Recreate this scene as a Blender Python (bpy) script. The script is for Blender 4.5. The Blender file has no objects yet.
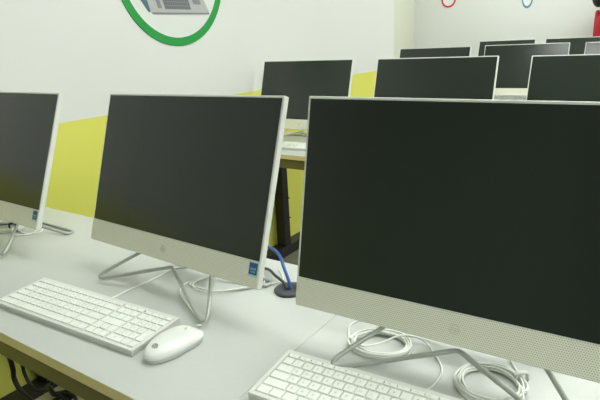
import bpy, bmesh, math, random
from mathutils import Vector, Matrix
random.seed(4)
S = bpy.context.scene
COL = S.collection
R = math.radians
DESK = 0.74

# ------------------------------------------------------------------ materials
def s2l(c):
    return tuple((x / 255 / 12.92) if x / 255 <= 0.04045 else ((x / 255 + 0.055) / 1.055) ** 2.4 for x in c) + (1.0,)

def mat(name, rgb, rough=0.5, metal=0.0, spec=0.5, noise=0.0, nscale=60.0, bump=0.0, emit=None):
    m = bpy.data.materials.new(name); m.use_nodes = True
    nt = m.node_tree; b = nt.nodes['Principled BSDF']
    b.inputs['Roughness'].default_value = rough
    b.inputs['Metallic'].default_value = metal
    b.inputs['Specular IOR Level'].default_value = spec
    c = s2l(rgb)
    b.inputs['Base Color'].default_value = c
    if noise or bump:
        tc = nt.nodes.new('ShaderNodeTexCoord')
        n = nt.nodes.new('ShaderNodeTexNoise'); n.inputs['Scale'].default_value = nscale
        n.inputs['Detail'].default_value = 4
        nt.links.new(tc.outputs['Object'], n.inputs['Vector'])
        if noise:
            mx = nt.nodes.new('ShaderNodeMix'); mx.data_type = 'RGBA'
            mx.inputs[6].default_value = tuple(x * (1 - noise) for x in c[:3]) + (1,)
            mx.inputs[7].default_value = tuple(min(1, x * (1 + noise)) for x in c[:3]) + (1,)
            nt.links.new(n.outputs['Fac'], mx.inputs[0])
            nt.links.new(mx.outputs[2], b.inputs['Base Color'])
        if bump:
            bp = nt.nodes.new('ShaderNodeBump'); bp.inputs['Strength'].default_value = bump
            bp.inputs['Distance'].default_value = 0.002
            nt.links.new(n.outputs['Fac'], bp.inputs['Height'])
            nt.links.new(bp.outputs['Normal'], b.inputs['Normal'])
    if emit:
        b.inputs['Emission Color'].default_value = emit[0]
        b.inputs['Emission Strength'].default_value = emit[1]
    return m

def wall_paint():
    m = mat('two_tone_wall_paint', (224, 229, 219), 0.55, bump=0.0)
    nt = m.node_tree; b = nt.nodes['Principled BSDF']
    tc = nt.nodes.new('ShaderNodeTexCoord'); sp = nt.nodes.new('ShaderNodeSeparateXYZ')
    nt.links.new(tc.outputs['Object'], sp.inputs[0])
    gt = nt.nodes.new('ShaderNodeMath'); gt.operation = 'GREATER_THAN'; gt.inputs[1].default_value = 0.99
    nt.links.new(sp.outputs['Z'], gt.inputs[0])
    mx = nt.nodes.new('ShaderNodeMix'); mx.data_type = 'RGBA'
    mx.inputs[6].default_value = s2l((219, 218, 99)); mx.inputs[7].default_value = s2l((221, 222, 219))
    nt.links.new(gt.outputs[0], mx.inputs[0]); nt.links.new(mx.outputs[2], b.inputs['Base Color'])
    return m

def grille_mat():
    m = mat('perforated_grille', (196, 196, 176), 0.5)
    nt = m.node_tree; b = nt.nodes['Principled BSDF']
    tc = nt.nodes.new('ShaderNodeTexCoord'); sp = nt.nodes.new('ShaderNodeSeparateXYZ')
    nt.links.new(tc.outputs['Object'], sp.inputs[0])
    def math_(op, a, bv=None, c=None):
        n = nt.nodes.new('ShaderNodeMath'); n.operation = op
        for i, v in enumerate((a, bv, c)):
            if v is None: continue
            if isinstance(v, (int, float)): n.inputs[i].default_value = v
            else: nt.links.new(v, n.inputs[i])
        return n.outputs[0]
    P = 0.0031
    zr = math_('DIVIDE', sp.outputs['Z'], P)
    row = math_('FLOOR', zr)
    off = math_('MULTIPLY', math_('MODULO', row, 2.0), 0.5)
    xr = math_('ADD', math_('DIVIDE', sp.outputs['X'], P), off)
    fx = math_('SUBTRACT', math_('FRACT', xr), 0.5)
    fz = math_('SUBTRACT', math_('FRACT', zr), 0.5)
    d2 = math_('ADD', math_('MULTIPLY', fx, fx), math_('MULTIPLY', fz, fz))
    hole = math_('LESS_THAN', d2, 0.06)
    mx = nt.nodes.new('ShaderNodeMix'); mx.data_type = 'RGBA'
    mx.inputs[6].default_value = s2l((233, 233, 219)); mx.inputs[7].default_value = s2l((178, 178, 160))
    nt.links.new(hole, mx.inputs[0]); nt.links.new(mx.outputs[2], b.inputs['Base Color'])
    return m

M = dict(
    wall=wall_paint(),
    wall_white=mat('white_wall_paint', (211, 213, 210), 0.55),
    wall_cream=mat('cream_wall_paint', (212, 214, 198), 0.55),
    wall_dark=mat('grey_wall_paint', (140, 146, 132), 0.6),
    added_dark=mat('dark_added_slab', (40, 36, 32), 0.5, noise=0.1, nscale=8),
    ceiling=mat('white_ceiling', (232, 234, 228), 0.7),
    floor=mat('dark_vinyl_floor', (112, 112, 98), 0.5, noise=0.15, nscale=12),
    lamp=mat('lit_diffuser', (255, 255, 250), 0.5, emit=((0.955, 1.0, 0.955, 1), 9.0)),
    lampframe=mat('lamp_frame', (230, 230, 228), 0.5),
    laminate=mat('pale_grey_laminate', (194, 197, 193), 0.42, noise=0.03, nscale=220),
    edge=mat('tan_edge_banding', (226, 212, 160), 0.5, noise=0.05, nscale=40),
    rail=mat('dark_brown_steel', (108, 101, 62), 0.45),
    steel=mat('black_steel', (26, 26, 26), 0.45),
    white=mat('white_plastic', (222, 224, 218), 0.4),
    keycap=mat('white_keycap', (236, 239, 232), 0.45),
    keybed=mat('white_key_bed', (212, 215, 208), 0.55),
    legend=mat('grey_print', (186, 190, 184), 0.6),
    screen=mat('matte_black_screen', (40, 48, 42), 0.2, spec=0.5),
    grille=grille_mat(),
    logo=mat('grey_logo', (204, 204, 188), 0.4),
    logo_dark=mat('dark_logo', (150, 155, 150), 0.35),
    rod=mat('silver_grey_rod', (176, 181, 175), 0.38, metal=0.3),
    backgrey=mat('grey_back_plastic', (190, 193, 188), 0.5),
    mousewhite=mat('gloss_white_plastic', (232, 235, 231), 0.3),
    mouseside=mat('pale_grey_plastic', (198, 202, 198), 0.45),
    cable=mat('white_cable', (232, 234, 228), 0.45),
    black=mat('black_rubber', (20, 21, 22), 0.45),
    darkgrey=mat('dark_grey_plastic', (66, 70, 72), 0.5),
    blue=mat('blue_cable', (38, 82, 152), 0.4),
    stick_blue=mat('blue_sticker', (18, 82, 140), 0.35),
    stick_light=mat('pale_blue_sticker', (176, 206, 214), 0.4),
    green=mat('green_sign', (16, 146, 58), 0.5),
    red_ring=mat('red_sign', (196, 44, 60), 0.5),
    blue_ring=mat('blue_sign', (70, 138, 176), 0.5),
    signwhite=mat('sign_white', (219, 222, 218), 0.5),
    lap_silver=mat('printed_silver', (176, 178, 178), 0.5, noise=0.05, nscale=30),
    lap_grey=mat('printed_grey', (128, 130, 132), 0.5),
    lap_key=mat('printed_key_grey', (100, 104, 110), 0.5),
    lap_blue=mat('printed_blue', (72, 104, 124), 0.5),
    beige=mat('beige_card', (196, 190, 150), 0.7, noise=0.06, nscale=20),
    skin=mat('skin', (186, 136, 108), 0.5),
    hair=mat('dark_hair', (28, 22, 22), 0.5),
    redcloth=mat('red_cloth', (172, 14, 28), 0.8, noise=0.1, nscale=40),
    trouser=mat('navy_cloth', (36, 38, 52), 0.85),
    shoe=mat('black_leather', (24, 22, 22), 0.5),
    eyewhite=mat('eye_white', (230, 228, 222), 0.3),
    lip=mat('lip', (150, 78, 74), 0.5),
)

# ------------------------------------------------------------------ object helpers
def obj(name, bm, m, parent=None, smooth=False, bevel=0.0, seg=2):
    me = bpy.data.meshes.new(name)
    bmesh.ops.recalc_face_normals(bm, faces=bm.faces)
    bm.to_mesh(me); bm.free()
    for mm in (m if isinstance(m, (list, tuple)) else [m]): me.materials.append(mm)
    if smooth:
        for p in me.polygons: p.use_smooth = True
    o = bpy.data.objects.new(name, me); COL.objects.link(o)
    if parent: o.parent = parent
    if bevel:
        b = o.modifiers.new('bevel', 'BEVEL'); b.width = bevel; b.segments = seg; b.limit_method = 'ANGLE'
    return o

def tag(o, label, cat, group=None):
    o['label'] = label; o['category'] = cat
    if group: o['group'] = group
    return o

def thing(name, label, cat, loc=(0, 0, 0), rz=0.0, group=None):
    o = bpy.data.objects.new(name, None); COL.objects.link(o)
    o.empty_display_size = 0.05
    o.location = loc; o.rotation_euler = (0, 0, rz)
    return tag(o, label, cat, group)

def copy_tree(o, parent=None):
    c = o.copy(); COL.objects.link(c)
    if parent: c.parent = parent
    for ch in list(o.children): copy_tree(ch, c)
    return c

def box(bm, x0, x1, y0, y1, z0, z1, mi=0):
    vs = [bm.verts.new(v) for v in ((x0, y0, z0), (x1, y0, z0), (x1, y1, z0), (x0, y1, z0),
                                    (x0, y0, z1), (x1, y0, z1), (x1, y1, z1), (x0, y1, z1))]
    fs = []
    for q in ((0, 3, 2, 1), (4, 5, 6, 7), (0, 1, 5, 4), (1, 2, 6, 5), (2, 3, 7, 6), (3, 0, 4, 7)):
        f = bm.faces.new([vs[i] for i in q]); f.material_index = mi; fs.append(f)
    return fs

def boxobj(name, dims, m, parent=None, bevel=0.0):
    bm = bmesh.new(); box(bm, *dims)
    return obj(name, bm, m, parent, bevel=bevel)

def fillet(pts, rad, closed=False, n=6):
    pts = [Vector(p) for p in pts]; out = []; N = len(pts)
    for i, p in enumerate(pts):
        if not closed and i in (0, N - 1): out.append(p); continue
        a = pts[i - 1] - p; b = pts[(i + 1) % N] - p
        ua, ub = a.normalized(), b.normalized()
        ang = ua.angle(ub)
        d = min(rad / math.tan(ang / 2), a.length * .45, b.length * .45)
        p0, p2 = p + ua * d, p + ub * d
        for k in range(n + 1):
            t = k / n
            out.append(p0 * (1 - t) ** 2 + p * 2 * t * (1 - t) + p2 * t * t)
    return out

def catmull(pts, closed=False, n=8):
    pts = [Vector(p) for p in pts]; N = len(pts); out = []
    rng = range(N) if closed else range(N - 1)
    for i in rng:
        if closed: p = [pts[(i + k) % N] for k in (-1, 0, 1, 2)]
        else: p = [pts[max(i - 1, 0)], pts[i], pts[i + 1], pts[min(i + 2, N - 1)]]
        for k in range(n):
            t = k / n
            out.append(0.5 * (2 * p[1] + (p[2] - p[0]) * t + (2 * p[0] - 5 * p[1] + 4 * p[2] - p[3]) * t * t
                              + (3 * p[1] - p[0] - 3 * p[2] + p[3]) * t ** 3))
    if not closed: out.append(pts[-1])
    return out

def tube(bm, path, r, seg=10, closed=False):
    path = [Vector(p) for p in path]; N = len(path); rings = []; nrm = None
    for i, p in enumerate(path):
        if closed: t = path[(i + 1) % N] - path[i - 1]
        else: t = path[min(i + 1, N - 1)] - path[max(i - 1, 0)]
        t.normalize()
        if nrm is None:
            nrm = t.orthogonal().normalized()
        else:
            nrm = (nrm - t * nrm.dot(t))
            if nrm.length < 1e-6: nrm = t.orthogonal()
            nrm.normalize()
        bn = t.cross(nrm)
        rr = r(i / max(1, N - 1)) if callable(r) else r
        rings.append([bm.verts.new(p + (nrm * math.cos(2 * math.pi * k / seg) + bn * math.sin(2 * math.pi * k / seg)) * rr)
                      for k in range(seg)])
    for i in range(N if closed else N - 1):
        a, b = rings[i], rings[(i + 1) % N]
        if closed and i == N - 1:      # best matching twist at the join
            k0 = min(range(seg), key=lambda k: (a[0].co - b[k].co).length)
            b = b[k0:] + b[:k0]
        for k in range(seg):
            bm.faces.new((a[k], a[(k + 1) % seg], b[(k + 1) % seg], b[k]))
    if not closed:
        bm.faces.new(rings[0][::-1]); bm.faces.new(rings[-1])

def tubeobj(name, path, r, m, parent=None, seg=10, closed=False):
    bm = bmesh.new(); tube(bm, path, r, seg, closed)
    return obj(name, bm, m, parent, smooth=True)

def lathe(bm, prof, seg=32, centre=(0, 0, 0)):
    cx, cy, cz = centre; rings = []
    for r, z in prof:
        if r < 1e-6: rings.append([bm.verts.new((cx, cy, cz + z))])
        else: rings.append([bm.verts.new((cx + r * math.cos(2 * math.pi * k / seg), cy + r * math.sin(2 * math.pi * k / seg), cz + z)) for k in range(seg)])
    for a, b in zip(rings, rings[1:]):
        for k in range(seg):
            k2 = (k + 1) % seg
            if len(a) == 1 and len(b) == 1: continue
            if len(a) == 1: bm.faces.new((a[0], b[k], b[k2]))
            elif len(b) == 1: bm.faces.new((a[k], b[0], a[k2]))
            else: bm.faces.new((a[k], b[k], b[k2], a[k2]))

def prism(bm, pts, d, axis=1, base=0.0, mi=0):
    """extrude a 2-D outline along axis: axis 1 -> (x,z) outline along y, axis 0 -> (y,z) outline along x"""
    def P(u, v, w): return (u, w, v) if axis == 1 else (w, u, v) if axis == 0 else (u, v, w)
    a = [bm.verts.new(P(u, v, base)) for u, v in pts]; b = [bm.verts.new(P(u, v, base + d)) for u, v in pts]
    fs = [bm.faces.new(a), bm.faces.new(b[::-1])]
    for i in range(len(pts)):
        j = (i + 1) % len(pts); fs.append(bm.faces.new((a[i], b[i], b[j], a[j])))
    for f in fs: f.material_index = mi

def ring(bm, r0, r1, d, axis=1, c=(0, 0), base=0.0, seg=48, ey=1.0):
    def P(u, v, w): return (u, w, v) if axis == 1 else (w, u, v)
    L = []
    for k in range(seg):
        a = 2 * math.pi * k / seg; cu, su = math.cos(a), math.sin(a) * ey
        L.append([bm.verts.new(P(c[0] + r * cu, c[1] + r * su, w)) for r, w in ((r0, base), (r1, base), (r1, base + d), (r0, base + d))])
    for k in range(seg):
        a, b = L[k], L[(k + 1) % seg]
        for i in range(4):
            j = (i + 1) % 4; bm.faces.new((a[i], a[j], b[j], b[i]))

TEXT = {}
def text_bm(s, size, shear=0.0, extrude=0.0002):
    """flat lettering, returned as a list of (verts, faces) in the xy plane, centred"""
    key = (s, size, shear, extrude)
    if key not in TEXT:
        cu = bpy.data.curves.new('lettering', 'FONT'); cu.body = s; cu.size = size; cu.shear = shear
        cu.align_x = 'CENTER'; cu.align_y = 'CENTER'; cu.extrude = extrude; cu.resolution_u = 2
        t = bpy.data.objects.new('lettering', cu); COL.objects.link(t)
        me = bpy.data.meshes.new_from_object(t.evaluated_get(bpy.context.evaluated_depsgraph_get()))
        TEXT[key] = ([v.co.copy() for v in me.vertices], [tuple(p.vertices) for p in me.polygons])
        bpy.data.objects.remove(t); bpy.data.curves.remove(cu); bpy.data.meshes.remove(me)
    return TEXT[key]

def add_text(bm, s, size, mtx, mi=0, shear=0.0, extrude=0.0002):
    vs, fs = text_bm(s, size, shear, extrude)
    nv = [bm.verts.new(mtx @ v) for v in vs]
    for f in fs:
        try:
            ff = bm.faces.new([nv[i] for i in f]); ff.material_index = mi
        except ValueError: pass

def struct(name, dims, m):
    o = boxobj(name, dims, m); o['kind'] = 'structure'; return o

# ------------------------------------------------------------------ the room
XW = -1.024          # face of the left wall
struct('floor', (-2.4, 4.6, -3.4, 6.2, -0.1, 0.0), M['floor'])
struct('ceiling', (-2.4, 4.6, -3.4, 6.2, 2.8, 2.9), M['ceiling'])
struct('wall_left', (-1.224, XW, -3.2, 3.417, 0.0, 2.8), M['wall'])
struct('wall_alcove', (-2.25, -1.88, 3.417, 5.9, 0.0, 2.8), M['wall_cream'])
struct('wall_alcove_return', (-2.25, -1.224, 3.217, 3.417, 0.0, 2.8), M['wall_cream'])
struct('wall_back', (-2.25, 4.5, 5.9, 6.1, 0.0, 2.8), M['wall_white'])
struct('wall_right', (4.5, 4.6, -3.4, 6.1, 0.0, 2.8), M['wall_white'])
struct('wall_front', (-1.224, 4.5, -3.4, -3.2, 0.0, 2.8), M['wall_dark'])
d = struct('added_dark_slab', (.75, 1.85, -3.2, -3.15, 0.0, 2.1), M['added_dark'])  # added out of view, gives the largest screen something dark to reflect
boxobj('added_slab_handle', (1.72, 1.76, -3.15, -3.10, 1.0, 1.14), M['steel'], d, bevel=.004)

lamp_proto = None
LAMPS = [(0.40, 0.66), (.85, 2.7), (2.9, 2.7), (-0.7, 4.8), (1.1, 4.8), (2.9, 4.8), (2.6, 0.68), (2.0, -1.5), (3.6, -1.5)]
LNAMES = ['above the front row of desks', 'above the second row of desks', 'by the right wall beside the second row',
          'above the rearmost desk near the alcove', 'in front of the back wall', 'in the far right corner of the room', 'above the aisle right of the front row',
          'behind the front row of desks nearest the desks', 'behind the front row of desks beside the right wall']
for (x, y), nm in zip(LAMPS, LNAMES):
    if lamp_proto is None:
        t = thing('ceiling_light', '', 'ceiling light', (0, 0, 2.8))
        bm = bmesh.new()
        for d in ((-.62, .62, -.32, -.30, -.05, 0), (-.62, .62, .30, .32, -.05, 0), (-.62, -.60, -.30, .30, -.05, 0), (.60, .62, -.30, .30, -.05, 0)):
            box(bm, *d)
        obj('frame', bm, M['lampframe'], t)
        boxobj('diffuser', (-.60, .60, -.30, .30, -.04, -.005), M['lamp'], t)
        lamp_proto = t
    else: t = copy_tree(lamp_proto)
    t.location = (x, y, 2.8)
    tag(t, 'flat white ceiling light panel ' + nm, 'ceiling light', 'ceiling light panels')

# ------------------------------------------------------------------ desks
def make_desk(x0, x1):
    t = thing('desk', '', 'desk', ((x0 + x1) / 2, 0, 0))
    h = (x1 - x0) / 2
    bm = bmesh.new()
    fs = box(bm, -h, h, -.273, .252, DESK - .022, DESK)
    fs[2].material_index = fs[4].material_index = 1
    obj('tabletop', bm, [M['laminate'], M['edge']], t, bevel=.0012)
    bm = bmesh.new()
    box(bm, -h + .03, h - .03, -.264, -.240, .672, .718)
    obj('front_rail', bm, M['rail'], t, bevel=.002)
    bm = bmesh.new()
    box(bm, -h + .03, h - .03, .195, .220, .672, .718)
    obj('rear_rail', bm, M['rail'], t, bevel=.002)
    for s in (-1, 1):
        xa = s * (h - .042)
        boxobj('leg', (xa - .03, xa + .03, .165, .225, .05, .718), M['steel'], t, bevel=.004)
        bm = bmesh.new()
        prism(bm, [(-.22, .0), (.46, .0), (.46, .04), (.42, .062), (-.16, .062), (-.22, .04)], .078, axis=0, base=xa - .039)
        obj('foot', bm, M['steel'], t, bevel=.003)
        boxobj('crossarm', (xa - .025, xa + .025, -.24, .195, .678, .716), M['steel'], t, bevel=.002)
    return t
ROWS = [0.0, 1.537, 3.197, 5.022]
left_desk = make_desk(-1.018, .3658)
right_desk = make_desk(.3664, 1.750)
DL = [['front row desk by the wall, grey laminate top with tan edge, under two computers',
       'front row desk on the right, pale top under the largest computer'],
      ['second row desk by the yellow wall, black leg seen between two computers',
       'second row desk hidden behind the largest front computer'],
      ['third row desk by the wall, mostly hidden behind the second row computers',
       'third row desk on the right, hidden behind the second row computers'],
      ['rearmost desk near the back wall, hidden behind its computers', None]]
desks = {}
for r, y in enumerate(ROWS):
    for k, pr in enumerate((left_desk, right_desk)):
        if DL[r][k] is None: continue
        d = pr if r == 0 else copy_tree(pr)
        d.location.y = y
        tag(d, DL[r][k], 'desk', 'computer desks in rows')
        desks[(r, k)] = d
# cable grommet belongs to the near desk on the left
bm = bmesh.new()
lathe(bm, [(0, 0), (.032, 0), (.033, .004), (.030, .0065), (.018, .0075), (.016, .004), (0, .004)], 36)
g = obj('cable_grommet', bm, M['darkgrey'], left_desk, smooth=True)
g.location = (.230 - left_desk.location.x, .134, DESK)
g['label'] = 'dark grey round cable grommet'
# cable clips on the black post of the second row desk
for z in (.36, .24):
    bm = bmesh.new(); tube(bm, [(.03, 0, 0), (.062, -.004, .002)], .003, 6)
    c = obj('cable_clip', bm, M['steel'], desks[(1, 0)]); c.location = (-.6495, .195, z)

# ------------------------------------------------------------------ computers
W, H, CH, HB = .5408, .3513, .0493, .0678
def make_computer():
    t = thing('all_in_one_computer', '', 'computer')
    head_loc = (0, 0, HB)
    def place(o): o.location = head_loc; return o
    bm = bmesh.new(); h = W / 2
    # thin shell with a swelling back
    box(bm, -h, h, 0, .0132, 0, H)
    box(bm, -h * .82, h * .82, .0131, .020, .03, H * .88)
    a = [(-.19, .02, .05), (.19, .02, .05), (.19, .02, .24), (-.19, .02, .24)]
    b = [(-.15, .044, .07), (.15, .044, .07), (.15, .044, .20), (-.15, .044, .20)]
    va = [bm.verts.new((x, y - .0005, z)) for x, y, z in a]; vb = [bm.verts.new(p) for p in b]
    bm.faces.new(va); bm.faces.new(vb)
    for i in range(4): bm.faces.new((va[i], va[(i + 1) % 4], vb[(i + 1) % 4], vb[i]))
    place(obj('casing', bm, M['white'], t, bevel=.0016))
    place(boxobj('screen', (-h + .0044, h - .0044, -.0007, .002, CH + .0012, H - .0044), M['screen'], t))
    place(boxobj('speaker_grille', (-h + .0012, h - .0012, -.0009, .002, .0012, CH - .0006), M['grille'], t, bevel=.0005))
    bm = bmesh.new()
    ring(bm, .0066, .0078, .0004, c=(0, CH / 2), base=-.0014)
    add_text(bm, 'hp', .0118, Matrix.Translation((0, -.0012, CH / 2 + .0004)) @ Matrix.Rotation(R(90), 4, 'X'), shear=.3)
    place(obj('logo', bm, M['logo'], t))
    st = boxobj('sticker', (h - .0270, h - .0035, -.0013, -.0006, CH - .0285, CH - .0018), M['stick_light'], t)
    place(st); st['label'] = 'small blue and white badge sticker'
    bm = bmesh.new()
    cx, cz = h - .01525, CH - .0145
    box(bm, cx - .0096, cx + .0096, -.0016, -.0012, cz - .0102, cz + .0112)
    obj('badge', bm, M['stick_blue'], st)
    bm = bmesh.new()
    add_text(bm, 'intel', .0075, Matrix.Translation((cx, -.0017, cz + .0005)) @ Matrix.Rotation(R(90), 4, 'X'), extrude=.0001)
    add_text(bm, 'CORE', .0042, Matrix.Translation((cx, -.0017, cz - .0055)) @ Matrix.Rotation(R(90), 4, 'X'), extrude=.0001)
    obj('lettering', bm, M['stick_light'], st)
    # bent-rod stand: front legs with a raised middle, side rods up to the hinge, rear bar on the desk
    r = .0039; z0 = r
    bm = bmesh.new()
    tube(bm, fillet([(.040, .118, .110), (.206, -.071, z0), (.002, .022, .052), (-.197, -.064, z0), (-.040, .118, .110)], .0145), r, 10)
    tube(bm, fillet([(.034, .112, .100), (.048, .104, .024), (.168, .134, z0), (.168, .157, z0), (-.168, .157, z0), (-.168, .134, z0), (-.048, .104, .024), (-.034, .112, .100)], .010), r, 10)
    s = obj('stand', bm, M['rod'], t, smooth=True); s['label'] = 'bent silver grey wire stand'
    boxobj('hinge', (-.062, .062, .086, .128, .090, .150), M['backgrey'], t, bevel=.006)
    return t
proto = make_computer()
CG = 'white all-in-one computers on the desks'
COMP = [
    ('L', -0.7087, -0.0154, -1.1, 20.95, 0.077, 0.06,
     'white computer cut by the left picture edge, front row, beside the yellow wall'),
    ('M', 0, 0, -3.91, 18.82, 0.0746, 0.815,
     'white computer with dark screen in front row, blue badge, behind mouse and full keyboard'),
    ('B', 0.6244, -0.0104, 2.25, 11.88, 0.0713, -0.28,
     'largest nearest white computer with black screen, cut by the right picture edge'),
    ('P', -0.6985, 1.5391, -0.3, 16.5, 0.0678, 0,
     'computer in second row next to the wall, seen between the two front computers'),
    ('Q', -0.0223, 1.5364, 1.6, 17.02, 0.0678, 0,
     'dark-screened computer in second row, whole width showing just above the largest computer'),
    ('R', 0.6444, 1.5327, 0.2, 18.53, 0.0678, 0,
     'second row computer cut by the right picture edge, above the largest computer'),
    ('S', -0.6416, 3.1959, 2.44, 18.53, 0.0678, 0,
     'third row computer nearest the wall corner, only its top strip showing'),
    ('T', 0.0054, 3.1978, 1.97, 16.7, 0.0678, 0,
     'third row computer with pale frame, its chin seen between two second row computers'),
    ('U', 0.637, 3.196, 1.2, 18.0, 0.0678, 0,
     'third row computer at right picture edge with pale reflecting screen'),
    ('V', -0.5638, 5.02, 1.73, 18.53, 0.0678, 0,
     'rearmost computer left of the gap, dark top strip under the white back wall'),
    ('X', 0.0635, 5.023, -1.46, 18.53, 0.0678, 0,
     'rearmost computer right of the gap, below the person in red'),
]
for i, (k, x, y, a, tilt, hb, roll, lab) in enumerate(COMP):
    c = proto if i == 0 else copy_tree(proto)
    c.location = (x, y, DESK); c.rotation_euler = (0, 0, R(a))
    for ch in c.children:
        if ch.name.split('.')[0] in ('casing', 'screen', 'speaker_grille', 'logo', 'sticker'):
            ch.location = (0, 0, hb)
            ch.rotation_euler = (Matrix.Rotation(R(-tilt), 3, 'X') @ Matrix.Rotation(R(-roll), 3, 'Y')).to_euler()
    tag(c, lab, 'computer', CG)

# ------------------------------------------------------------------ keyboards
KW, KD, KH = .414, .1174, .0125
def key_rows():
    U = (KW - .014) / 22.5
    x0 = .007
    rows = []
    def run(items, x):
        out = []
        for w, s in items:
            if s is not None: out.append((x, w, s))
            x += w
        return out
    F = run([(15 / 13, 'Esc')] + [(15 / 13, 'F%d' % k) for k in range(1, 13)] + [(.25, None), (1, ''), (1, ''), (1, ''), (.25, None), (1, ''), (1, ''), (1, ''), (1, '')], 0)
    n = run([(1, c) for c in '`1234567890-='] + [(2, ''), (.25, None), (1, ''), (1, ''), (1, ''), (.25, None), (1, ''), (1, '/'), (1, '*'), (1, '-')], 0)
    q = run([(1.5, '')] + [(1, c) for c in 'QWERTYUIOP[]'] + [(1.5, '\\'), (.25, None), (1, ''), (1, ''), (1, ''), (.25, None), (1, '7'), (1, '8'), (1, '9')], 0)
    a = run([(1.75, '')] + [(1, c) for c in "ASDFGHJKL;'"] + [(2.25, ''), (3.5, None), (1, '4'), (1, '5'), (1, '6')], 0)
    z = run([(2.25, '')] + [(1, c) for c in 'ZXCVBNM,./'] + [(2.75, ''), (1.25, None), (1, ''), (1.25, None), (1, '1'), (1, '2'), (1, '3')], 0)
    b = run([(1.25, ''), (1.25, ''), (1.25, ''), (6.25, ' '), (1.25, ''), (1.25, ''), (1.25, ''), (1.25, ''), (.25, None), (1, ''), (1, ''), (1, ''), (.25, None), (2, '0'), (1, '.')], 0)
    pitch = .0184; y = .0075
    for row, hh in ((b, 1), (z, 1), (a, 1), (q, 1), (n, 1), (F, .62)):
        for (x, w, s) in row: rows.append((x0 + x * U, x0 + (x + w) * U, y, y + pitch * hh, s))
        y += pitch * hh
    ex = x0 + 21.5 * U
    rows.append((ex, ex + U, .0075 + pitch * 3, .0075 + pitch * 5 - pitch, '+'))
    rows.append((ex, ex + U, .0075 + pitch, .0075 + 3 * pitch, ''))
    rows.append((ex, ex + U, .0075, .0075 + pitch, ''))
    return rows

def kz(y): return KH - .0022 + .0042 * y / KD      # the deck rises to the back
def key_bm(bm, x0, x1, y0, y1, s):
    gx = .00105; gy = .0017
    x0 += gx; x1 -= gx; y0 += gy; y1 -= gy
    zb0, zb1 = kz(y0) - .0006, kz(y1) - .0006
    ht = .0028; i = .0005
    lo = [bm.verts.new(v) for v in ((x0, y0, zb0), (x1, y0, zb0), (x1, y1, zb1), (x0, y1, zb1))]
    mid = [bm.verts.new((v.co.x, v.co.y, v.co.z + ht - i)) for v in lo]
    hi = [bm.verts.new(v) for v in ((x0 + i, y0 + i, zb0 + ht), (x1 - i, y0 + i, zb0 + ht), (x1 - i, y1 - i, zb1 + ht), (x0 + i, y1 - i, zb1 + ht))]
    bm.faces.new(lo); bm.faces.new(hi)
    for A, B in ((lo, mid), (mid, hi)):
        for k in range(4): bm.faces.new((A[k], A[(k + 1) % 4], B[(k + 1) % 4], B[k]))
    if s and s.strip():
        sz = .0060 if len(s) == 1 else .0032
        cx = (x0 + x1) / 2 - .0012; cy = (y0 + y1) / 2
        add_text(bm, s, sz, Matrix.Translation((cx, cy, kz(cy) + .00232)) @ Matrix.Rotation(math.atan(.0042 / KD), 4, 'X'), mi=1, extrude=.00006)

def keyboard_shell(t):
    bm = bmesh.new()
    prism(bm, [(0, 0), (KD, 0), (KD, kz(KD) - .001), (0, kz(0) - .001)], KW, axis=0)
    # raise rim: a frame around the key field
    bm.faces.ensure_lookup_table()
    for f in bm.faces:
        f.normal_update()
        f.material_index = 1 if f.calc_center_median().z > .008 and len(f.verts) == 4 and abs(f.normal.z) > .8 else 0
    obj('base', bm, [M['white'], M['keybed']], t, bevel=.0012)
    bm = bmesh.new(); e = .0062; z = .0016
    for (xa, xb, ya, yb) in ((0, KW, 0, e), (0, KW, KD - .0095, KD), (0, e, e, KD - .0095), (KW - e, KW, e, KD - .0095)):
        vs = []
        for (x, y) in ((xa, ya), (xb, ya), (xb, yb), (xa, yb)):
            vs.append((bm.verts.new((x, y, .002)), bm.verts.new((x, y, kz(y) + z))))
        bm.faces.new([v[0] for v in vs]); bm.faces.new([v[1] for v in vs])
        for k in range(4): bm.faces.new((vs[k][0], vs[(k + 1) % 4][0], vs[(k + 1) % 4][1], vs[k][1]))
    bmesh.ops.translate(bm, verts=bm.verts, vec=(0, 0, 0))
    obj('rim', bm, M['white'], t)

def make_keyboard():
    t = thing('keyboard', '', 'keyboard')
    keyboard_shell(t)
    # blank plate between the navigation keys and the arrows
    U = (KW - .014) / 22.5; bm = bmesh.new()
    for xa, xb, ya, yb in ((15.28, 18.22, 2.04, 2.96), (15.28, 16.2, 1.0, 1.96), (17.3, 18.22, 1.0, 1.96)):
        x0, x1 = .007 + xa * U, .007 + xb * U; y0, y1 = .0075 + ya * .0184, .0075 + yb * .0184
        vs = [(bm.verts.new((x, y, kz(y) - .002)), bm.verts.new((x, y, kz(y) + .0018))) for x, y in ((x0, y0), (x1, y0), (x1, y1), (x0, y1))]
        bm.faces.new([v[1] for v in vs])
        for k in range(4): bm.faces.new((vs[k][0], vs[(k + 1) % 4][0], vs[(k + 1) % 4][1], vs[k][1]))
    obj('blank_plate', bm, M['keycap'], t)
    rows = key_rows()
    rows.sort(key=lambda q: -(q[1] - q[0]) * (q[3] - q[2]))
    for q in rows[:100]:
        bm = bmesh.new(); key_bm(bm, *q); obj('key', bm, [M['keycap'], M['legend']], t)
    if rows[100:]:
        bm = bmesh.new()
        for q in rows[100:]: key_bm(bm, *q)
        o = obj('small_key', bm, [M['keycap'], M['legend']], t); o['kind'] = 'stuff'
    return t
KG = 'white keyboards on the desks'
k1 = make_keyboard()
tag(k1, 'full white keyboard on the front desk, left of the white mouse', 'keyboard', KG)
k2 = copy_tree(k1)
for k, (x, y, a) in ((k1, (-.2771, -.2215, 3.08)), (k2, (.3786, -.1841, 3.61))):
    k.location = (x, y, DESK); k.rotation_euler = (0, 0, R(a))
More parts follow.
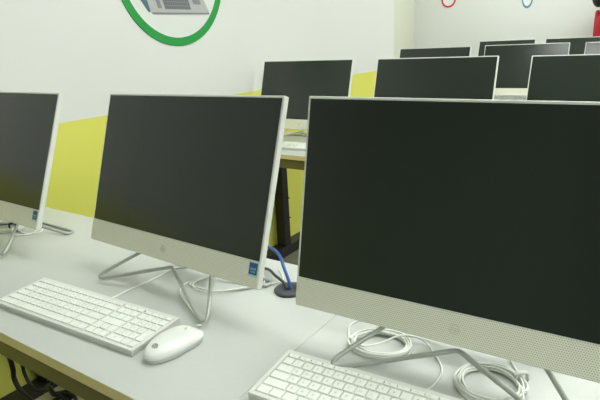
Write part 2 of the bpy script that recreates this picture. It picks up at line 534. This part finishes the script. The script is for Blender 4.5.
tag(k2, 'white keyboard before the largest computer, cut off by the bottom picture edge', 'keyboard', KG)
# keyboards in the rows behind, seen only as slivers
def make_far_keyboard():
    t = thing('keyboard', '', 'keyboard'); keyboard_shell(t)
    bm = bmesh.new()
    for q in key_rows(): key_bm(bm, q[0], q[1], q[2], q[3], '')
    o = obj('key', bm, M['keycap'], t); o['kind'] = 'stuff'
    return t
f1 = make_far_keyboard(); f1.location = (-.95, 1.345, DESK); f1.rotation_euler = (0, 0, R(2))
tag(f1, 'white keyboard on the second row desk beside the yellow wall', 'keyboard', KG)
f2 = copy_tree(f1); f2.location = (-.30, 2.99, DESK); f2.rotation_euler = (0, 0, R(-1))
tag(f2, 'white keyboard on the third row desk, glimpsed between two second row computers', 'keyboard', KG)

def local_cable(parent, pts, r=.0022):
    inv = (Matrix.Translation(parent.location) @ parent.rotation_euler.to_matrix().to_4x4()).inverted()
    c = tubeobj('cable', [inv @ (Vector(p) + Vector((-.013, .011, 0))) for p in catmull(pts)], r, M['cable'], parent)
    return c
zc = DESK + .0022
local_cable(k1, [(-.070, -.108, zc + .008), (-.068, -.09, zc), (-.066, -.05, zc), (-.064, -.01, zc), (-.062, .035, zc), (-.060, .085, zc), (-.02, .115, zc), (.05, .12, zc)])

# ------------------------------------------------------------------ mouse
def make_mouse():
    t = thing('computer_mouse', 'white wired mouse with grey round logo, right of the full keyboard', 'mouse', (.178, -.146, DESK), R(-2))
    L, Wd, Hh = .113, .064, .030
    def surf(bm, zlo, grow, ztop):
        n, m = 36, 28; rows = []
        def outline(a):
            c, s = math.cos(a), math.sin(a)
            e = .55 if s > 0 else .95           # squarer at the cable end
            u = math.copysign(abs(c) ** e, c); v = math.copysign(abs(s) ** e, s)
            taper = 1 + .09 * v
            return u * (Wd / 2 + grow) * taper, v * (L / 2 + grow)
        prof = [(1.0, 0.0), (1.0, .25), (.985, .45), (.94, .64), (.86, .78), (.72, .89), (.52, .96), (.28, .99), (0.0, 1.0)]
        for f, hgt in prof:
            if f == 0:
                rows.append([bm.verts.new((0, 0, ztop(0)))]); continue
            rg = []
            for k in range(n):
                x, y = outline(2 * math.pi * k / n); x *= f; y *= f
                rg.append(bm.verts.new((x, y, zlo + (ztop(y) - zlo) * hgt)))
            rows.append(rg)
        bm.faces.new(rows[0][::-1])
        for a, b in zip(rows, rows[1:]):
            for k in range(n):
                k2 = (k + 1) % n
                if len(b) == 1: bm.faces.new((a[k], a[k2], b[0]))
                else: bm.faces.new((a[k], a[k2], b[k2], b[k]))
    def top(y):
        u = (y + L / 2) / L
        return .0268 * (1 - .85 * (u - .42) ** 2) - .006 * max(0, u - .6)
    bm = bmesh.new(); surf(bm, .001, -.0022, lambda y: .016)
    o = obj('base', bm, M['mouseside'], t, smooth=True); o['label'] = 'pale grey lower side of the mouse'
    bm = bmesh.new(); surf(bm, .0085, 0, top)
    obj('shell', bm, M['mousewhite'], t, smooth=True)
    # wheel near the cable end
    bm = bmesh.new(); lathe(bm, [(0, -.003), (.0085, -.003), (.0092, 0), (.0085, .003), (0, .003)], 20)
    w = obj('scroll_wheel', bm, M['white'], t, smooth=True); w.rotation_euler = (0, R(90), 0); w.location = (0, .036, top(.036) - .0068)
    bm = bmesh.new(); ring(bm, .0050, .0066, .0006, seg=28)
    lathe(bm, [(0, 0), (.0050, 0), (.0050, .0002), (0, .0002)], 24)
    for v in list(bm.verts)[112:]: v.co = Vector((v.co.x, -.0003 - v.co.z, v.co.y))
    add_text(bm, 'hp', .0085, Matrix.Translation((0, -.0008, .0003)) @ Matrix.Rotation(R(90), 4, 'X'), mi=1, shear=.3, extrude=.0001)
    y = -.037
    slope = math.atan2(top(y + .002) * .955 - top(y - .002) * .93, .004)
    g = obj('logo', bm, [M['logo_dark'], M['white']], t); g['label'] = 'grey round logo'
    g.rotation_euler = (R(-90 + 90 - 90) + R(26), 0, 0); g.location = (0, y, top(y) * .955)
    return t
mouse = make_mouse()
local_cable(mouse, [(.183, -.090, zc + .007), (.181, -.076, zc + .003), (.150, -.058, zc), (.108, -.036, zc), (.055, -.008, zc), (.030, .016, zc), (.022, .045, zc), (.05, .10, zc), (.10, .135, zc)], .0019)

# ------------------------------------------------------------------ loose cables on the desk
def coil(cx, cy, rx, ry, n, rot=0, z=zc, jitter=.0018, th=.0021, a0=0.0):
    pts = []
    for k in range(int(n * 14) + 1):
        a = a0 + 2 * math.pi * k / 14
        j = 1 - .10 * math.sin(k * 1.7) * 0 + random.uniform(-jitter, jitter) / rx
        lay = (k / 14)
        sc = 1 - .085 * (lay % 3)
        x, y = rx * math.cos(a) * sc * j, ry * math.sin(a) * sc * j
        x, y = x * math.cos(rot) - y * math.sin(rot), x * math.sin(rot) + y * math.cos(rot)
        pts.append((cx + x, cy + y, z + .0036 * (int(lay / 3)) + .0011 * (lay % 3)))
    return pts
CB = 'white cables lying on the front desks'
p = [(.440, .105, zc), (.424, .085, zc), (.421, .060, zc), (.436, .030, zc)] + coil(.496, .032, .054, .042, 7, rot=.25, a0=math.pi) \
    + [(.452, .010, zc + .012), (.480, .000, zc + .011), (.505, .022, zc + .014), (.523, .054, zc + .015), (.553, .074, zc + .006), (.588, .047, zc), (.611, .008, zc), (.606, -.045, zc), (.575, -.063, zc)]
tag(tubeobj('coiled_cable', catmull(p, n=5), .0018, M['cable'], seg=8),
    'white cable coil behind the near keyboard, under the left leg of the largest computer', 'cable', CB)
t = thing('coiled_cable', 'white cable coil with a white tie under the right leg of the largest computer', 'cable', (0, 0, 0), 0, CB)
p = [(.684, .125, zc), (.690, .100, zc), (.712, .062, zc)] + coil(.682, .012, .050, .050, 8, rot=-.3, a0=.5) + [(.728, .01, zc + .01), (.735, -.02, zc + .004), (.735, -.06, zc), (.76, -.09, zc)]
tubeobj('cable', catmull(p, n=5), .0018, M['cable'], t, seg=8)
bm = bmesh.new()
tube(bm, fillet([(-.006, 0, .0), (.013, 0, .0), (.011, 0, .014), (-.006, 0, .014)], .004, closed=True), .0018, 8, closed=True)
bmesh.ops.scale(bm, verts=bm.verts, vec=(1, 2.6, 1))
o = obj('cable_tie', bm, M['white'], t, smooth=True); o.location = (.716, .046, DESK + .0028); o.rotation_euler = (0, 0, R(40))

t = thing('coiled_cable', 'white cable bundle with a black tie behind the leftmost front computer', 'cable', (0, 0, 0), 0, CB)
p = [(-.66, .115, zc), (-.625, .085, zc), (-.65, .055, zc), (-.70, .062, zc)] + coil(-.765, .055, .066, .042, 6, rot=.1, a0=0) + [(-.70, .045, zc + .010), (-.655, .03, zc + .003), (-.635, .07, zc), (-.68, .11, zc)]
tubeobj('cable', catmull(p, n=5), .0024, M['cable'], t, seg=8)
bm = bmesh.new(); tube(bm, fillet([(-.009, 0, 0), (.009, 0, 0), (.009, 0, .02), (-.009, 0, .02)], .004, closed=True), .0022, 8, closed=True)
bmesh.ops.scale(bm, verts=bm.verts, vec=(1, 2, 1))
o = obj('cable_tie', bm, M['black'], t, smooth=True); o.location = (-.722, .058, DESK + .003); o.rotation_euler = (0, 0, R(80)); o['label'] = 'black cable tie'

p = [(.055, .165, zc), (.036, .075, zc), (.030, .045, zc + .002), (.050, .042, zc), (.100, .048, zc), (.150, .085, zc), (.170, .13, zc), (.12, .17, zc), (.06, .13, zc + .004), (.04, .05, zc + .005), (.075, .030, zc + .002), (.125, .052, zc + .004), (.165, .10, zc + .004), (.20, .155, zc), (.16, .20, zc)]
tag(tubeobj('loose_cable', catmull(p, n=6), .0018, M['cable'], seg=8),
    'loose white cable loops under the chin of the front row computer with the blue badge', 'cable', CB)
p = [(.240, .128, DESK + .004), (.236, .133, DESK + .018), (.214, .148, DESK + .038), (.182, .174, DESK + .054), (.13, .202, DESK + .052), (.06, .215, DESK + .03), (.03, .225, DESK + .0045), (-.02, .22, DESK + .0045)]
tag(tubeobj('network_cable', catmull(p), .0036, M['blue']), 'blue cable arching out of the dark round grommet', 'cable')
p = [(.234, .125, DESK + .004), (.222, .132, DESK + .014), (.190, .146, DESK + .017), (.160, .165, DESK + .016), (.12, .188, DESK + .004), (.07, .19, DESK + .0036)]
tag(tubeobj('power_cable', catmull(p), .0033, M['darkgrey']), 'short dark grey cable entering the round grommet beside the blue one', 'cable')

for o in [o for o in COL.objects if o.parent is None and o.name.split('.')[0] in ('coiled_cable', 'loose_cable', 'network_cable', 'power_cable')]:
    o.location = (-.010, .006, 0)

# ------------------------------------------------------------------ under the front desk
t = thing('storage_box', 'beige box under the front desk, black cables lying on it', 'box', (-.222, -.06, 0))
boxobj('body', (-.17, .17, -.12, .12, 0, .37), M['beige'], t, bevel=.003)
boxobj('lid', (-.174, .174, -.124, .124, .37, .405), M['beige'], t, bevel=.003)
BC = 'black cables under the front desk'
p = [(-.60, -.10, .700), (-.575, -.10, .55), (-.556, -.10, .43), (-.562, -.10, .388), (-.543, -.10, .356), (-.507, -.10, .343), (-.47, -.10, .34), (-.43, -.09, .37), (-.40, -.09, .41), (-.36, -.10, .4125), (-.34, -.08, .4125), (-.31, -.05, .4125), (-.28, 0.0, .4125)]
tag(tubeobj('power_cable', catmull(p), .0068, M['black']), 'thick black cable hanging under the front desk edge', 'cable', BC)
p = [(-.585, -.080, .700), (-.56, -.080, .5), (-.538, -.082, .43), (-.536, -.082, .40), (-.515, -.082, .37), (-.485, -.080, .36), (-.45, -.07, .375), (-.41, -.06, .415), (-.345, -.05, .4115), (-.33, -.12, .4115), (-.28, -.13, .4115), (-.24, -.08, .4115)]
tag(tubeobj('power_cable', catmull(p), .0048, M['black']), 'thinner black cable hanging beside the thick one under the front desk', 'cable', BC)
p = [(-.34, -.15, .4095)] + [(-.300 + .035 * math.cos(a), -.115 + .03 * math.sin(a), .4095 + .0015 * a) for a in [k * .6 for k in range(3, 16)]] + [(-.27, -.09, .411), (-.2, -.04, .4095)]
tag(tubeobj('power_cable', catmull(p), .0042, M['black']), 'small black cable loop curled on the beige box under the desk', 'cable', BC)

# ------------------------------------------------------------------ wall signs
sy, sz, sr = 1.095, 1.563, .319
t = thing('wall_sign', 'round green-ringed sign showing a silver laptop on the left wall', 'sign', (XW, sy, sz))
bm = bmesh.new(); ring(bm, sr - .036, sr, .004, axis=0, seg=96); obj('ring', bm, M['green'], t)
bm = bmesh.new(); prism(bm, [((sr - .034) * math.cos(2 * math.pi * k / 96), (sr - .034) * math.sin(2 * math.pi * k / 96)) for k in range(96)], .003, axis=0); obj('disc', bm, M['signwhite'], t)
def rel(q): return [(y - sy, z - sz) for y, z in q]
bm = bmesh.new()
prism(bm, rel([(.945, 1.388), (.960, 1.378), (1.304, 1.381), (1.302, 1.395), (1.212, 1.545), (.895, 1.545)]), .0012, axis=0, base=.003)
pic = obj('laptop_picture', bm, M['lap_silver'], t)
bm = bmesh.new()
prism(bm, rel([(1.030, 1.400), (1.186, 1.400), (1.148, 1.525), (.988, 1.525)]), .0006, axis=0, base=.0042, mi=0)
for r in range(8):
    for c in range(12):
        f = lambda u, v: (.988 + .042 * (1 - v) + u * (.160 - .004 * (1 - v)), 1.400 + .125 * v)
        u0, v0 = (c + .12) / 12, (r + .12) / 8; u1, v1 = (c + .88) / 12, (r + .88) / 8
        prism(bm, rel([f(u0, v0), f(u1, v0), f(u1, v1), f(u0, v1)]), .0004, axis=0, base=.0048, mi=1)
obj('keyboard_print', bm, [M['lap_grey'], M['lap_key']], pic)
bm = bmesh.new(); prism(bm, rel([(.952, 1.386), (.962, 1.378), (1.304, 1.381), (1.304, 1.389)]), .0006, axis=0, base=.0042)
obj('front_edge_print', bm, M['lap_grey'], pic)
bm = bmesh.new(); prism(bm, rel([(1.205, 1.424), (1.252, 1.424), (1.218, 1.50), (1.176, 1.50)]), .0006, axis=0, base=.0042)
obj('touchpad_print', bm, M['lap_grey'], pic)
bm = bmesh.new(); prism(bm, rel([(.990, 1.404), (1.012, 1.404), (.970, 1.53), (.948, 1.53)]), .0006, axis=0, base=.0042)
obj('speaker_print', bm, M['lap_grey'], pic)
bm = bmesh.new(); prism(bm, rel([(.936, 1.386), (.946, 1.390), (.900, 1.55), (.900, 1.62), (.845, 1.62), (.880, 1.46)]), .0012, axis=0, base=.003)
obj('screen_print', bm, M['lap_blue'], pic)
t = thing('wall_sign', 'small red ring sign high on the white back wall', 'sign', (-1.448, 5.9, 1.615), 0, 'ring signs on the back wall')
bm = bmesh.new(); ring(bm, .068, .088, .004, base=-.005, seg=48); obj('ring', bm, M['red_ring'], t)
bm = bmesh.new(); prism(bm, [(.07 * math.cos(2 * math.pi * k / 40), .07 * math.sin(2 * math.pi * k / 40)) for k in range(40)], .003, base=-.004); obj('disc', bm, M['signwhite'], t)
t = thing('wall_sign', 'narrow blue ring sign high on the white back wall', 'sign', (-.561, 5.9, 1.560), 0, 'ring signs on the back wall')
bm = bmesh.new(); ring(bm, .044, .058, .004, base=-.005, seg=48, ey=1.75); obj('ring', bm, M['blue_ring'], t)
bm = bmesh.new(); prism(bm, [(.046 * math.cos(2 * math.pi * k / 40), .08 * math.sin(2 * math.pi * k / 40)) for k in range(40)], .003, base=-.004); obj('disc', bm, M['signwhite'], t)
bm = bmesh.new(); prism(bm, [(-.006, -.01), (.04, -.01), (.04, .004), (-.006, .004)], .002, base=-.006); obj('bar', bm, M['blue_ring'], t)

# ------------------------------------------------------------------ the person in red by the back wall
def skin_mesh(name, verts, edges, radii, m, parent, sub=2, root=0):
    me = bpy.data.meshes.new(name); me.from_pydata([Vector(v) for v in verts], edges, [])
    o = bpy.data.objects.new(name, me); COL.objects.link(o)
    o.modifiers.new('skin', 'SKIN'); o.modifiers.new('sub', 'SUBSURF').levels = sub
    o.modifiers['sub'].render_levels = sub
    lay = me.skin_vertices[0].data
    for i, r in enumerate(radii):
        lay[i].radius = r if isinstance(r, tuple) else (r, r); lay[i].use_root = (i == root)
    dg = bpy.context.evaluated_depsgraph_get()
    nm = bpy.data.meshes.new_from_object(o.evaluated_get(dg))
    bpy.data.objects.remove(o); bpy.data.meshes.remove(me)
    nm.name = name; nm.materials.clear(); nm.materials.append(m)
    for p in nm.polygons: p.use_smooth = True
    o = bpy.data.objects.new(name, nm); COL.objects.link(o); o.parent = parent
    return o
def ellip(bm, c, r, u=20, v=14):
    ret = bmesh.ops.create_uvsphere(bm, u_segments=u, v_segments=v, radius=1)
    for q in ret['verts']: q.co = Vector((c[0] + q.co.x * r[0], c[1] + q.co.y * r[1], c[2] + q.co.z * r[2]))

# local frame: faces +X, left/right along Y
per = thing('person', 'person in a red top with dark hair standing at the back wall', 'person', (.262, 5.62, 0), R(25))
V = []; E = []; Rd = []
def v(p, r, parent=None):
    V.append(p); Rd.append(r)
    if parent is not None: E.append((parent, len(V) - 1))
    return len(V) - 1
pel = v((0, 0, .86), (.105, .125)); wai = v((0, 0, 1.00), (.088, .115), pel); che = v((.005, 0, 1.18), (.10, .135), wai)
sho = v((-.005, 0, 1.32), (.075, .105), che); nec = v((.0, 0, 1.395), .046, sho); hb_ = v((.012, 0, 1.45), .06, nec)
hd = v((.012, 0, 1.53), (.085, .072), hb_); ht_ = v((.0, 0, 1.59), (.07, .06), hd)
for s in (-1, 1):
    th = v((0, s * .085, .76), .082, pel); kn = v((.012, s * .092, .44), .054, th); an = v((-.012, s * .095, .09), .036, kn); toe = v((.10, s * .10, .03), .030, an)
    sj = v((-.005, s * .165, 1.315), .050, sho); el = v((.0, s * .185, 1.05), .040, sj); wr = v((.05, s * .205, .83), .026, el); pm = v((.07, s * .212, .765), (.030, .018), wr)
    for k, (dx, ln) in enumerate(((-.022, .062), (-.008, .075), (.008, .080), (.022, .072))):
        a = v((.075 + dx, s * .212, .730), .0085, pm); b = v((.085 + dx, s * .208, .730 - ln * .55), .008, a); v((.088 + dx, s * .200, .730 - ln), .0065, b)
    a = v((.100, s * .200, .775), .010, pm); v((.118, s * .192, .735), .0075, a)
body = skin_mesh('body', V, E, Rd, M['skin'], per)
# face
bm = bmesh.new()
a = bm.verts.new((.088, 0, 1.555)); 
prism(bm, [(.082, 1.552), (.112, 1.508), (.084, 1.502)], .022, axis=1, base=-.011)
bm.verts.remove(a)
obj('nose', bm, M['skin'], per, bevel=.004)
for s in (-1, 1):
    bm = bmesh.new(); ellip(bm, (.086, s * .030, 1.540), (.012, .014, .010), 14, 10); obj('eye', bm, M['eyewhite'], per, smooth=True)
    bm = bmesh.new(); ellip(bm, (.010, s * .078, 1.525), (.018, .010, .030), 14, 10); obj('ear', bm, M['skin'], per, smooth=True)
bm = bmesh.new(); ellip(bm, (.084, 0, 1.478), (.010, .024, .008), 14, 10); obj('mouth', bm, M['lip'], per, smooth=True)
# hair: cap plus nape knot
bm = bmesh.new(); ellip(bm, (-.018, 0, 1.565), (.098, .090, .088), 28, 18)
ellip(bm, (-.090, .01, 1.50), (.062, .082, .09), 20, 14)
obj('hair', bm, M['hair'], per, smooth=True)
V = []; E = []; Rd = []
p0 = v((0, 0, .84), (.125, .145)); p1 = v((0, 0, 1.0), (.110, .135), p0); p2 = v((.005, 0, 1.18), (.118, .150), p1); p3 = v((-.005, 0, 1.325), (.088, .118), p2); v((-.003, 0, 1.375), .058, p3)
for s in (-1, 1):
    a = v((-.005, s * .168, 1.315), .064, p3); b = v((-.002, s * .187, 1.05), .054, a); v((.042, s * .206, .865), .042, b)
skin_mesh('red_top', V, E, Rd, M['redcloth'], per)
V = []; E = []; Rd = []
p0 = v((0, 0, .87), (.112, .132))
for s in (-1, 1):
    a = v((0, s * .086, .75), .095, p0); b = v((.012, s * .093, .44), .070, a); v((-.010, s * .096, .10), .058, b)
skin_mesh('trousers', V, E, Rd, M['trouser'], per)
for s in (-1, 1):
    bm = bmesh.new(); ellip(bm, (.04, s * .098, .042), (.125, .046, .042), 20, 12); o = obj('shoe', bm, M['shoe'], per, smooth=True)

# ------------------------------------------------------------------ camera, world, view
cam = bpy.data.cameras.new('camera'); co = bpy.data.objects.new('camera', cam); COL.objects.link(co)
cam.sensor_width = 36; cam.lens = 530.34 * 36 / 600; cam.clip_start = .05
yaw, pit, rol = R(34.8483), R(-16.7866), R(-2.8611)
fw = Vector((-math.sin(yaw) * math.cos(pit), math.cos(yaw) * math.cos(pit), math.sin(pit)))
rt = Vector((math.cos(yaw), math.sin(yaw), 0)); up = rt.cross(fw)
rt2 = rt * math.cos(rol) + up * math.sin(rol); up2 = -rt * math.sin(rol) + up * math.cos(rol)
m3 = Matrix((rt2, up2, -fw)).transposed()
co.matrix_world = Matrix.Translation((.8347, -.6801, 1.2443)) @ m3.to_4x4()
S.camera = co
w = bpy.data.worlds.new('world'); S.world = w; w.use_nodes = True
w.node_tree.nodes['Background'].inputs[0].default_value = (.02, .02, .02, 1)
S.view_settings.view_transform = 'Standard'; S.view_settings.look = 'None'
S.view_settings.gamma = 1; S.view_settings.use_curve_mapping = False
S.view_settings.exposure = 0.62
S.cycles.use_denoising = True
S.cycles.max_bounces = 10; S.cycles.diffuse_bounces = 6
